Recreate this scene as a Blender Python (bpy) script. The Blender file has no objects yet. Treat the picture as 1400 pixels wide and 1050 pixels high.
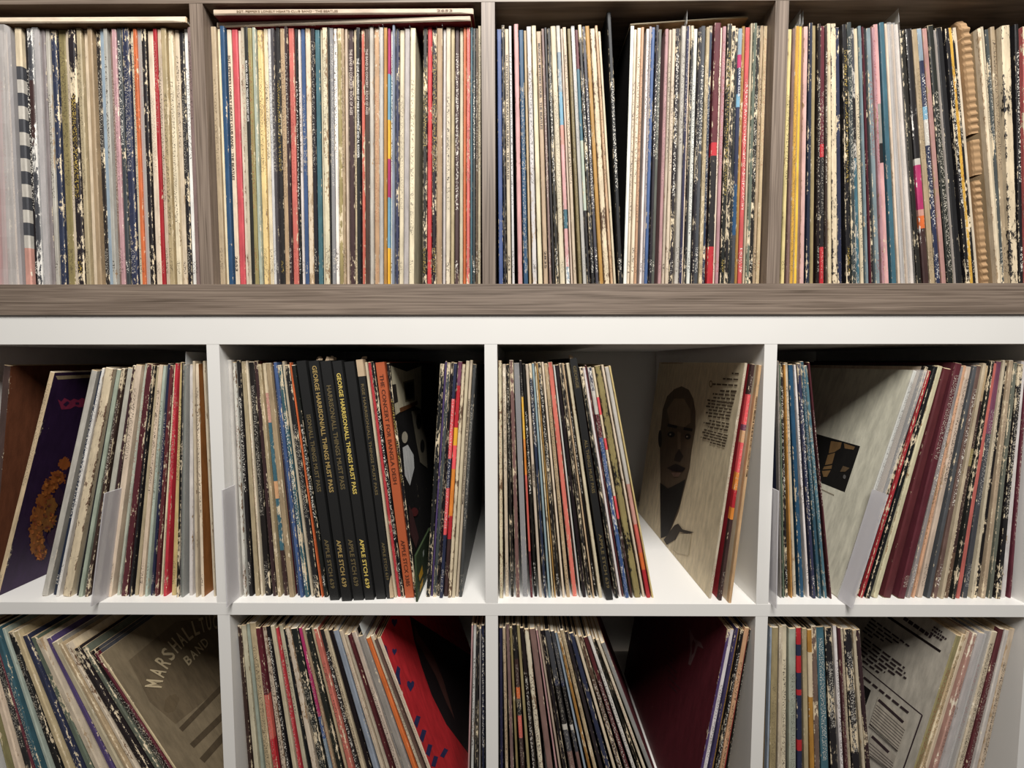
import bpy, math, random, re
from mathutils import Matrix, Vector

random.seed(11)
SC = bpy.context.scene
COL = SC.collection

# ---------------------------------------------------------------- camera, world, light, exposure
CM = 0.01
CAM = Vector((-0.06918, -0.51499, -0.0584))
PITCH, YAW, ROLL, FPX = -0.0549, 0.0054, 0.0004, 558.4
_cx, _sx = math.cos(PITCH), math.sin(PITCH)
_cy, _sy = math.cos(YAW), math.sin(YAW)
_cr, _sr = math.cos(ROLL), math.sin(ROLL)
_Rx = Matrix(((1, 0, 0), (0, _cx, -_sx), (0, _sx, _cx)))
_Rz = Matrix(((_cy, -_sy, 0), (_sy, _cy, 0), (0, 0, 1)))
_Ry = Matrix(((_cr, 0, _sr), (0, 1, 0), (-_sr, 0, _cr)))
RW = _Rz @ _Rx @ _Ry                                   # columns: right, forward, up
cam_d = bpy.data.cameras.new('camera')
cam = bpy.data.objects.new('camera', cam_d)
COL.objects.link(cam)
right, fwd, up = RW.col[0], RW.col[1], RW.col[2]
m = Matrix.Identity(4)
for r in range(3):
    m[r][0], m[r][1], m[r][2], m[r][3] = right[r], up[r], -fwd[r], CAM[r]
cam.matrix_world = m
cam_d.sensor_fit = 'HORIZONTAL'
cam_d.sensor_width = 36.0
cam_d.lens = FPX / 1400.0 * 36.0
cam_d.clip_start = 0.02
SC.camera = cam

world = bpy.data.worlds.new('room_light')
SC.world = world
world.use_nodes = True
bg = world.node_tree.nodes['Background']
bg.inputs['Color'].default_value = (1.0, 0.97, 0.93, 1)
bg.inputs['Strength'].default_value = 0.08

def area(name, loc, target, size, power, color):
    d = bpy.data.lights.new(name, 'AREA')
    d.shape = 'SQUARE'; d.size = size; d.energy = power; d.color = color
    o = bpy.data.objects.new(name, d); COL.objects.link(o)
    o.location = loc
    o.rotation_euler = (Vector(target) - Vector(loc)).to_track_quat('-Z', 'Y').to_euler()
    return o
area('ceiling_lamp', (0.05, -0.95, 1.25), (0.0, 0.0, -0.2), 0.7, 48.0, (1.0, 0.97, 0.925))

SC.view_settings.view_transform = 'Standard'
SC.view_settings.look = 'None'
SC.view_settings.gamma = 1.0
SC.view_settings.use_curve_mapping = False
SC.view_settings.exposure = 0.0

# ---------------------------------------------------------------- helpers
def ray(px, py):
    d = right * ((px - 700.0) / FPX) + fwd + up * ((525.0 - py) / FPX)
    return d
def on_plane_y(px, py, Y):
    d = ray(px, py)
    return CAM + d * ((Y - CAM.y) / d.y)

def lin(c):
    out = []
    for v in c:
        v = v / 255.0
        out.append(v / 12.92 if v <= 0.04045 else ((v + 0.055) / 1.055) ** 2.4)
    return out

class MB:
    """Collects polygons with per-face colour, wear colour, ink colour, parameters and uv."""
    def __init__(self):
        self.v, self.f, self.col, self.wear, self.ink, self.par, self.uv, self.mi = [], [], [], [], [], [], [], []
    def poly(self, pts, col, wear=None, ink=None, par=(0, 0, 0, 0), uvs=None, pars=None, mi=0):
        b = len(self.v)
        self.v.extend([tuple(p) for p in pts])
        n = len(pts)
        self.f.append(tuple(range(b, b + n)))
        self.mi.append(mi)
        wear = wear or col
        ink = ink or col
        self.col.extend([col] * n); self.wear.extend([wear] * n); self.ink.extend([ink] * n)
        self.par.extend(pars if pars else [par] * n)
        self.uv.extend(uvs if uvs else [(0.0, 0.0)] * n)
    def box(self, a, b, col=(0.5, 0.5, 0.5), bev=0.0, mi=0, wear=None, par=(0, 0, 0, 0)):
        x0, y0, z0 = a; x1, y1, z1 = b
        F = [((x0, y0, z0), (x1, y0, z0), (x1, y0, z1), (x0, y0, z1)),
             ((x1, y1, z0), (x0, y1, z0), (x0, y1, z1), (x1, y1, z1)),
             ((x1, y0, z0), (x1, y1, z0), (x1, y1, z1), (x1, y0, z1)),
             ((x0, y1, z0), (x0, y0, z0), (x0, y0, z1), (x0, y1, z1)),
             ((x0, y0, z1), (x1, y0, z1), (x1, y1, z1), (x0, y1, z1)),
             ((x0, y1, z0), (x1, y1, z0), (x1, y0, z0), (x0, y0, z0))]
        for q in F:
            self.poly(q, col, wear, None, par, mi=mi)
    def add(self, other, M):
        b = len(self.v)
        self.v.extend([tuple(M @ Vector(p)) for p in other.v])
        self.f.extend([tuple(i + b for i in f) for f in other.f])
        self.col += other.col; self.wear += other.wear; self.ink += other.ink
        self.par += other.par; self.uv += other.uv; self.mi += other.mi
    def mesh(self, name, mats, merge=True, smooth=False):
        me = bpy.data.meshes.new(name)
        me.from_pydata(self.v, [], self.f)
        for mt in mats: me.materials.append(mt)
        if len(mats) > 1: me.polygons.foreach_set('material_index', self.mi)
        for nm, data in (('Col', self.col), ('Wear', self.wear), ('Ink', self.ink)):
            a = me.color_attributes.new(nm, 'FLOAT_COLOR', 'CORNER')
            flat = []
            for c in data: flat.extend((c[0], c[1], c[2], 1.0))
            a.data.foreach_set('color', flat)
        a = me.color_attributes.new('Par', 'FLOAT_COLOR', 'CORNER')
        flat = []
        for c in self.par: flat.extend(c)
        a.data.foreach_set('color', flat)
        u = me.uv_layers.new(name='UVMap')
        flat = []
        for c in self.uv: flat.extend(c)
        u.data.foreach_set('uv', flat)
        if smooth: me.polygons.foreach_set('use_smooth', [True] * len(me.polygons))
        me.update()
        return me
    def obj(self, name, mats, parent=None, **k):
        o = bpy.data.objects.new(name, self.mesh(name, mats if isinstance(mats, (list, tuple)) else [mats], **k))
        COL.objects.link(o)
        if parent is not None: o.parent = parent
        return o

def tag(o, label=None, cat=None, group=None, kind=None):
    if label: o['label'] = label
    if cat: o['category'] = cat
    if group: o['group'] = group
    if kind: o['kind'] = kind
    return o
def empty(name, loc):
    o = bpy.data.objects.new(name, None); o.empty_display_size = 0.02
    COL.objects.link(o); o.location = loc
    return o

def bevel(o, w, seg=2):
    md = o.modifiers.new('bevel', 'BEVEL'); md.width = w; md.segments = seg; md.limit_method = 'ANGLE'

# ---------------------------------------------------------------- materials
def new_mat(name):
    mt = bpy.data.materials.new(name); mt.use_nodes = True
    nt = mt.node_tree
    return mt, nt, nt.nodes['Principled BSDF']
def N(nt, typ, **k):
    n = nt.nodes.new(typ)
    for a, b in k.items(): setattr(n, a, b)
    return n
def math_node(nt, op, a, b=None, c=None, clamp=False):
    n = N(nt, 'ShaderNodeMath', operation=op); n.use_clamp = clamp
    for i, x in enumerate((a, b, c)):
        if x is None: continue
        if isinstance(x, (int, float)): n.inputs[i].default_value = x
        else: nt.links.new(x, n.inputs[i])
    return n.outputs[0]
def mixc(nt, f, a, b, mode='MIX'):
    n = N(nt, 'ShaderNodeMix', data_type='RGBA', blend_type=mode)
    for s, x in ((n.inputs[0], f), (n.inputs[6], a), (n.inputs[7], b)):
        if isinstance(x, (int, float)): s.default_value = x
        elif isinstance(x, tuple): s.default_value = x
        else: nt.links.new(x, s)
    return n.outputs[2]

def make_sleeve_mat(name, rough):
    mt, nt, bs = new_mat(name)
    L = nt.links.new
    at = {k: N(nt, 'ShaderNodeAttribute', attribute_name=k) for k in ('Col', 'Wear', 'Ink', 'Par')}
    sp = N(nt, 'ShaderNodeSeparateColor'); L(at['Par'].outputs['Color'], sp.inputs[0])
    wear, text, seed, edge = sp.outputs[0], sp.outputs[1], sp.outputs[2], at['Par'].outputs['Alpha']
    uv = N(nt, 'ShaderNodeUVMap', uv_map='UVMap')
    su = N(nt, 'ShaderNodeSeparateXYZ'); L(uv.outputs[0], su.inputs[0])
    sd = math_node(nt, 'MULTIPLY', seed, 97.0)
    def vec(a, b):
        c = N(nt, 'ShaderNodeCombineXYZ')
        L(math_node(nt, 'MULTIPLY', su.outputs[0], a), c.inputs[0])
        L(math_node(nt, 'MULTIPLY', su.outputs[1], b), c.inputs[1])
        L(sd, c.inputs[2]); return c.outputs[0]
    def noise(v, sc, det, rg=0.6):
        n = N(nt, 'ShaderNodeTexNoise'); L(v, n.inputs['Vector'])
        n.inputs['Scale'].default_value = sc; n.inputs['Detail'].default_value = det
        n.inputs['Roughness'].default_value = rg
        return n.outputs['Fac']
    n1 = noise(vec(5.0, 1.5), 1.0, 6.0, 0.72)
    e2 = math_node(nt, 'MULTIPLY', edge, 0.24)
    s1 = math_node(nt, 'ADD', n1, e2)
    thr = math_node(nt, 'MULTIPLY_ADD', wear, -0.42, 0.88)
    patch = noise(vec(0.4, 0.22), 1.0, 2.0)
    thr = math_node(nt, 'ADD', thr, math_node(nt, 'MULTIPLY', math_node(nt, 'SUBTRACT', 0.5, patch), 0.75))
    d = math_node(nt, 'SUBTRACT', s1, thr)
    wm = math_node(nt, 'MULTIPLY', d, 22.0, clamp=True)
    # fine illegible print marks along the spine
    n2 = noise(vec(9.0, 6.5), 1.0, 1.5, 0.5)
    tm = math_node(nt, 'MULTIPLY', math_node(nt, 'SUBTRACT', n2, 0.54), 16.0, clamp=True)
    inner = math_node(nt, 'LESS_THAN', edge, 0.45)
    tm = math_node(nt, 'MULTIPLY', math_node(nt, 'MULTIPLY', tm, text, clamp=True), inner)
    n3 = noise(vec(1.6, 0.35), 1.0, 4.0)
    dirt = math_node(nt, 'MULTIPLY_ADD', n3, 0.9, 0.48)
    base = mixc(nt, tm, at['Col'].outputs['Color'], at['Ink'].outputs['Color'])
    base = mixc(nt, wm, base, at['Wear'].outputs['Color'])
    dc = N(nt, 'ShaderNodeCombineColor')
    for i in range(3): L(dirt, dc.inputs[i])
    base = mixc(nt, 1.0, base, dc.outputs[0], 'MULTIPLY')
    L(base, bs.inputs['Base Color'])
    bs.inputs['Roughness'].default_value = rough
    bs.inputs['Specular IOR Level'].default_value = 0.35
    bp = N(nt, 'ShaderNodeBump'); bp.inputs['Strength'].default_value = 0.25; bp.inputs['Distance'].default_value = 0.0008
    L(s1, bp.inputs['Height']); L(bp.outputs[0], bs.inputs['Normal'])
    return mt
M_SLEEVE = make_sleeve_mat('printed_card', 0.55)
M_PRINT = make_sleeve_mat('cover_print', 0.6)

def make_wood(name, vertical):
    mt, nt, bs = new_mat(name)
    L = nt.links.new
    tc = N(nt, 'ShaderNodeTexCoord')
    mp = N(nt, 'ShaderNodeMapping'); L(tc.outputs['Object'], mp.inputs[0])
    mp.inputs['Scale'].default_value = (330, 60, 5) if vertical else (5, 60, 330)
    n = N(nt, 'ShaderNodeTexNoise'); L(mp.outputs[0], n.inputs['Vector'])
    n.inputs['Scale'].default_value = 1.0; n.inputs['Detail'].default_value = 5; n.inputs['Distortion'].default_value = 1.1
    mp2 = N(nt, 'ShaderNodeMapping'); L(tc.outputs['Object'], mp2.inputs[0])
    mp2.inputs['Scale'].default_value = (900, 300, 14) if vertical else (14, 300, 900)
    n2 = N(nt, 'ShaderNodeTexNoise'); L(mp2.outputs[0], n2.inputs['Vector'])
    n2.inputs['Scale'].default_value = 1.0; n2.inputs['Detail'].default_value = 3
    s = math_node(nt, 'ADD', math_node(nt, 'MULTIPLY', n.outputs[0], 0.75), math_node(nt, 'MULTIPLY', n2.outputs[0], 0.25))
    r = N(nt, 'ShaderNodeValToRGB'); L(s, r.inputs[0])
    el = r.color_ramp.elements
    el[0].position = 0.34; el[0].color = (*lin((88, 75, 64)), 1)
    el[1].position = 0.66; el[1].color = (*lin((150, 134, 120)), 1)
    e = el.new(0.5); e.color = (*lin((124, 109, 97)), 1)
    L(r.outputs[0], bs.inputs['Base Color'])
    bs.inputs['Roughness'].default_value = 0.5
    bp = N(nt, 'ShaderNodeBump'); bp.inputs['Strength'].default_value = 0.15; bp.inputs['Distance'].default_value = 0.0006
    L(s, bp.inputs['Height']); L(bp.outputs[0], bs.inputs['Normal'])
    return mt
M_WOOD_H = make_wood('walnut_effect_horizontal', False)
M_WOOD_V = make_wood('walnut_effect_vertical', True)

def make_paint(name, rgb, rough, var=0.05, scale=18.0):
    mt, nt, bs = new_mat(name)
    L = nt.links.new
    tc = N(nt, 'ShaderNodeTexCoord')
    n = N(nt, 'ShaderNodeTexNoise'); L(tc.outputs['Object'], n.inputs['Vector'])
    n.inputs['Scale'].default_value = scale; n.inputs['Detail'].default_value = 5
    a = lin(rgb)
    b = [x * (1 - var * 2) for x in a]
    L(mixc(nt, n.outputs[0], (*a, 1), (*b, 1)), bs.inputs['Base Color'])
    bs.inputs['Roughness'].default_value = rough
    return mt
M_WHITE = make_paint('white_foil', (236, 234, 230), 0.38, 0.02)
M_WALL = make_paint('wall_paint', (214, 211, 204), 0.8, 0.02, 6.0)
M_CARDB = make_paint('corrugated_card', (178, 143, 104), 0.8, 0.12, 60.0)
M_BLACKBOX = make_paint('black_box_paper', (33, 33, 33), 0.5, 0.15, 40.0)
M_ORANGEBOX = make_paint('orange_box_paper', (182, 90, 52), 0.6, 0.06, 50.0)
M_TORN = make_paint('torn_card', (205, 180, 148), 0.85, 0.12, 120.0)

def make_plastic(name, rgb, alpha, rough):
    mt, nt, bs = new_mat(name)
    L = nt.links.new
    tc = N(nt, 'ShaderNodeTexCoord')
    mp = N(nt, 'ShaderNodeMapping'); L(tc.outputs['Object'], mp.inputs[0]); mp.inputs['Scale'].default_value = (60, 20, 6)
    n = N(nt, 'ShaderNodeTexNoise'); L(mp.outputs[0], n.inputs['Vector'])
    n.inputs['Scale'].default_value = 1.0; n.inputs['Detail'].default_value = 3
    bs.inputs['Base Color'].default_value = (*lin(rgb), 1)
    bs.inputs['Roughness'].default_value = rough
    L(math_node(nt, 'MULTIPLY_ADD', n.outputs[0], alpha, alpha * 0.5, clamp=True), bs.inputs['Alpha'])
    return mt
M_PLASTIC = make_plastic('clear_plastic', (232, 230, 228), 0.30, 0.18)
M_MILKY = make_plastic('milky_plastic', (226, 220, 216), 0.42, 0.25)
M_TIP = make_plastic('stiff_clear_plastic', (232, 234, 232), 0.8, 0.2)
M_FROST = make_plastic('frosted_plastic', (222, 219, 222), 0.62, 0.35)

_inks = {}
def ink_mat(rgb):
    k = tuple(rgb)
    if k not in _inks:
        mt = make_paint('ink_%d_%d_%d' % k, rgb, 0.55, 0.06, 90.0)
        _inks[k] = mt
    return _inks[k]

_fc = {}
def text_mesh(s):
    if s in _fc: return _fc[s]
    cu = bpy.data.curves.new('lettering', 'FONT')
    cu.body = s; cu.size = 1.0; cu.resolution_u = 2; cu.offset = 0.018
    o = bpy.data.objects.new('lettering_tmp', cu); COL.objects.link(o)
    dg = bpy.context.evaluated_depsgraph_get(); dg.update()
    me = bpy.data.meshes.new_from_object(o.evaluated_get(dg))
    vs = [v.co.copy() for v in me.vertices]; fs = [tuple(p.vertices) for p in me.polygons]
    bpy.data.objects.remove(o); bpy.data.curves.remove(cu); bpy.data.meshes.remove(me)
    x0 = min(v.x for v in vs); x1 = max(v.x for v in vs)
    y0 = min(v.y for v in vs); y1 = max(v.y for v in vs)
    _fc[s] = ([((v.x - x0), (v.y - y0)) for v in vs], fs, x1 - x0, y1 - y0)
    return _fc[s]
def place_text(parent, s, O, X, Y, length, height, rgb, name='lettering'):
    """flat letters on the parent; O start corner, X reading direction, Y letter-up, in the parent's space"""
    vs, fs, w, h = text_mesh(s)
    O, X, Y = Vector(O), Vector(X), Vector(Y)
    me = bpy.data.meshes.new(name)
    me.from_pydata([tuple(O + X * (x / w * length) + Y * (y / h * height)) for x, y in vs], [], fs)
    me.materials.append(ink_mat(rgb))
    o = bpy.data.objects.new(name, me); COL.objects.link(o); o.parent = parent
    return o

# ---------------------------------------------------------------- structure: wall, shelf units
WX = [-80.856, -45.756, -10.656, 24.444, 59.544]       # left edges of the white uprights (cm)
DXL = [-81.045, -45.945, -10.845, 24.255, 59.355]
T_IN = 1.6
wall = MB(); wall.box((-1.6, 0.402, -1.3), (1.5, 0.45, 1.3))
tag(wall.obj('wall_back', M_WALL), kind='structure')
flr = MB(); flr.box((-1.6, -2.2, -1.58), (1.5, 0.45, -1.50))
tag(flr.obj('floor', make_paint('floor_boards', (120, 98, 80), 0.6, 0.1, 5.0)), kind='structure')

def panel(name, parent, a, b, mat):
    mb = MB(); mb.box([x * CM for x in a], [x * CM for x in b])
    c = Vector([(a[i] + b[i]) / 2 * CM for i in range(3)])
    o = mb.obj(name, mat, parent)
    bevel(o, 0.0007, 2)
    return o
DEP = 39.0
white = empty('cube_shelf', (0, 0, 0))
tag(white, 'white cube shelf unit with thick top board, standing below the walnut shelf', 'shelf')
zf1 = -37.3; zt1 = -3.65; zb = -38.9; zf2 = -72.3
panel('top_panel', white, (WX[0] - 2.2, 0, zt1), (WX[4] + 3.8, DEP, 0), M_WHITE)
panel('shelf_board', white, (WX[0] + 1.6, 0, zb), (WX[4], DEP, zf1), M_WHITE)
panel('shelf_board', white, (WX[0] + 1.6, 0, zf2 - 1.6), (WX[4], DEP, zf2), M_WHITE)
panel('side_panel', white, (WX[0] - 2.2, 0, -150), (WX[0] + 1.6, DEP, zt1), M_WHITE)
panel('side_panel', white, (WX[4], 0, -150), (WX[4] + 3.8, DEP, zt1), M_WHITE)
for k in (1, 2, 3):
    panel('divider', white, (WX[k], 0.02, zf1), (WX[k] + T_IN, DEP, zt1), M_WHITE)
    panel('divider', white, (WX[k], 0.02, zf2), (WX[k] + T_IN, DEP, zb), M_WHITE)
panel('bottom_panel', white, (WX[0] + 1.6, 0, -150), (WX[4], DEP, -146), M_WHITE)
DY = -0.26
zd0, zd1, zd2 = 0.02, 3.78, 37.1
dark = empty('wood_shelf', (0, 0, 0))
tag(dark, 'grey-brown walnut effect cube shelf standing on top of the white shelf', 'shelf')
panel('bottom_panel', dark, (DXL[0] - 2.2, DY, zd0), (DXL[4] + 3.8, DY + DEP, zd1), M_WOOD_H)
panel('shelf_board', dark, (DXL[0] + 1.6, DY, zd2), (DXL[4], DY + DEP, zd2 + 1.6), M_WOOD_H)
for k in (1, 2, 3):
    panel('divider', dark, (DXL[k], DY + .02, zd1), (DXL[k] + T_IN, DY + DEP, zd2), M_WOOD_V)
panel('side_panel', dark, (DXL[0] - 2.2, DY, zd1), (DXL[0] + 1.6, DY + DEP, 72), M_WOOD_V)
panel('side_panel', dark, (DXL[4], DY, zd1), (DXL[4] + 3.8, DY + DEP, 72), M_WOOD_V)
panel('top_panel', dark, (DXL[0] - 2.2, DY, 72), (DXL[4] + 3.8, DY + DEP, 75.8), M_WOOD_H)
panel('back_panel', dark, (DXL[0] + 1.6, DY + DEP, zd1), (DXL[4], DY + DEP + 0.5, 72), M_WOOD_H)

# ---------------------------------------------------------------- record data (widths are relative)
PAL = {
 'w': ((238, 234, 226), 'white'), 'c': ((224, 206, 175), 'cream'), 't': ((188, 163, 127), 'tan'),
 'b': ((106, 82, 66), 'brown'), 'B': ((34, 31, 32), 'black'), 'k': ((70, 71, 76), 'charcoal'),
 'g': ((148, 143, 136), 'grey'), 'G': ((200, 194, 184), 'pale grey'), 'n': ((44, 50, 76), 'navy'),
 'u': ((64, 90, 138), 'blue'), 's': ((138, 154, 166), 'steel blue'), 'e': ((66, 106, 120), 'teal'),
 'E': ((40, 76, 112), 'dark blue'), 'r': ((188, 46, 54), 'red'), 'R': ((206, 100, 88), 'salmon'),
 'p': ((214, 164, 162), 'pink'), 'm': ((96, 38, 46), 'maroon'), 'o': ((222, 112, 58), 'orange'),
 'y': ((222, 196, 128), 'pale yellow'), 'l': ((148, 134, 88), 'olive'), 'v': ((84, 66, 116), 'purple'),
 'f': ((96, 104, 90), 'grey green'), 'x': ((186, 196, 180), 'mint'),
 'Q': ((236, 182, 60), 'yellow'), 'H': ((204, 152, 138), 'mauve pink'), 'J': ((128, 100, 92), 'mauve brown'),
 'K': ((184, 134, 62), 'gold'), 'P': ((222, 172, 128), 'peach'), 'L': ((120, 70, 92), 'plum'),
 'C': ((235, 92, 96), 'coral'), 'U': ((118, 164, 188), 'sky blue'), 'M': ((178, 54, 104), 'magenta'),
 'd': ((66, 46, 44), 'dark brown'), 'F': ((226, 140, 60), 'amber'),
}
def pal(k): return lin(PAL[k][0])
# special spines: list of (fraction of the height from the top, colour), wear, ink, name
SPECIAL = {
 'check': dict(b=[(i / 20.0, 'Gk'[i % 2] if i > 2 else 'c') for i in range(17)] + [(0.86, 'H')], n='chequered grey'),
 'zebra': dict(b=[(0, 'k'), (.2, 'd'), (.45, 'k')], wear=.62, wc='w', n='zebra-marked dark'),
 'zebrac': dict(b=[(0, 'c')], wear=.56, wc='B', n='zebra-marked cream'),
 'bands': dict(b=[(0, 'M'), (.17, 'U'), (.34, 'Q'), (.50, 'M'), (.66, 'U'), (.84, 'Q')], n='pink, blue and yellow banded'),
 'lb': dict(b=[(0, 'G'), (.1, 's'), (.26, 'U'), (.38, 'H'), (.44, 'p'), (.70, 'e'), (.78, 'p'), (.92, 's')], wear=.45, wc='w', n='blue and pink patterned'),
 'dr': dict(b=[(0, 'm'), (.16, 'e'), (.42, 'x'), (.7, 'B')], wear=.35, n='teal and maroon'),
 'culture': dict(b=[(0, 's'), (.10, 'M'), (.14, 'n'), (.26, 'U'), (.30, 'n'), (.6, 'E'), (.8, 'k')], wear=.2, n='navy blue lettered'),
 'red2': dict(b=[(0, 'm'), (.45, 'r'), (.50, 'B'), (.84, 'r')], wear=.25, n='deep red'),
 'gold': dict(b=[(0, 'K')], wear=.3, n='gold'),
 'magenta': dict(b=[(0, 'B'), (.50, 'G'), (.52, 'M'), (.70, 'H'), (.73, 'o'), (.78, 'd')], wear=.3, wc='w', n='magenta banded black'),
 'cyanb': dict(b=[(0, 's'), (.12, 'n'), (.30, 'U'), (.36, 'G'), (.44, 'n')], ink='w', txt=.8, n='blue lettered'),
 'multi': dict(b=[(0, 'c'), (.12, 'H'), (.25, 'e'), (.5, 'P'), (.58, 'e'), (.8, 'd')], wear=.62, wc='c', n='torn multicoloured'),
 'redband': dict(b=[(0, 'n'), (.14, 'C'), (.40, 'n'), (.52, 'C'), (.72, 'n')], ink='w', txt=.7, wear=.1, n='red and navy banded'),
 'fire': dict(b=[(0, 'L'), (.10, 'r'), (.28, 'Q'), (.36, 'C'), (.44, 'F'), (.60, 'F'), (.65, 'r'), (.74, 'd')], wear=.15, n='fire-coloured'),
 'fire2': dict(b=[(0, 'd'), (.12, 'C'), (.25, 'L'), (.28, 'P'), (.33, 'C'), (.45, 'F'), (.52, 'r'), (.6, 'F'), (.66, 'd')], wear=.15, n='fire-coloured'),
 'yo': dict(b=[(0, 'B'), (.16, 'Q'), (.32, 'F'), (.48, 'R'), (.8, 'm')], wear=.2, n='yellow to red'),
 'uw': dict(b=[(0, 'n'), (.1, 'G'), (.2, 'm'), (.3, 'u')], wear=.55, wc='w', n='blue and white patterned'),
 'pinkc': dict(b=[(0, 'c'), (.12, 'C'), (.2, 'c'), (.3, 'C'), (.36, 'c'), (.54, 'C'), (.66, 'd')], wear=.2, n='cream and pink banded'),
 'camo': dict(b=[(0, 'l')], wear=.58, wc='B', n='camouflage olive'),
 'fade': dict(b=[(0, 'G'), (.5, 'H'), (.68, 'R'), (.8, 'o'), (.88, 'r')], wear=.1, n='grey to red shaded'),
 'rn': dict(b=[(0, 'r'), (.08, 'n'), (.13, 'r'), (.2, 'n'), (.27, 'r'), (.31, 'n'), (.5, 'r'), (.54, 'n')], wear=.15, n='navy and red banded'),
 'bb': dict(b=[(0, 'B'), (.14, 'd'), (.28, 'o'), (.32, 'B'), (.4, 'R'), (.5, 'd')], wear=.3, n='black and copper'),
 'mr': dict(b=[(0, 'm'), (.3, 'R'), (.5, 'r')], wear=.25, n='maroon to red'),
 'mag': dict(b=[(0, 'M'), (.4, 'u'), (.5, 's'), (.7, 'k')], wear=.25, n='magenta to blue'),
 'bandg': dict(b=[(0, 'k'), (.22, 'n'), (.26, 'B'), (.42, 'G'), (.44, 'k'), (.55, 'J'), (.65, 'k')], wear=.2, n='grey-banded charcoal'),
 'goldb': dict(b=[(0, 'K'), (.12, 'c'), (.3, 'K')], wear=.2, n='gold'),
 'torn': dict(b=[(0, 'B')], wear=.75, wc='c', n='torn black'),
 'tornc': dict(b=[(0, 'c')], wear=.55, wc='b', n='torn cream'),
 'olivebk': dict(b=[(0, 't'), (.14, 'd'), (.35, 'l'), (.42, 'd'), (.8, 'b')], wear=.4, ink='c', txt=.4, n='dark olive'),
 'marble': dict(b=[(0, 'k'), (.25, 'B'), (.5, 'e')], wear=.66, wc='G', n='marbled grey'),
 'pinkgrey': dict(b=[(0, 'p'), (.3, 'g'), (.45, 'B'), (.52, 'p')], wear=.3, n='pink and grey'),
 'plum': dict(b=[(0, 'L'), (.3, 'k')], wear=.2, ink='w', txt=.5, n='plum'),
}
ROW = {'T': dict(yt=40, yb=380, rec=0.9, fl=zd1), 'M': dict(yt=505, yb=815, rec=1.4, fl=zf1), 'B': dict(yt=893, yb=1048, rec=0.95, fl=zf2)}
BAY = {
 'T1': 'under the lone flat sleeve', 'T2': 'under two flat sleeves', 'T3': 'in walnut cubby with open gap',
 'T4': 'in cubby with corrugated cardboard', 'M1': 'in cubby with purple cover', 'M2': 'in cubby with orange box',
 'M3': 'in cubby with portrait cover', 'M4': 'in cubby with white picture cover', 'B1': 'in cubby with brown lettered cover',
 'B2': 'in cubby with red hearts cover', 'B3': 'in cubby with maroon cover', 'B4': 'in cubby with text-printed cover'}
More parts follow.
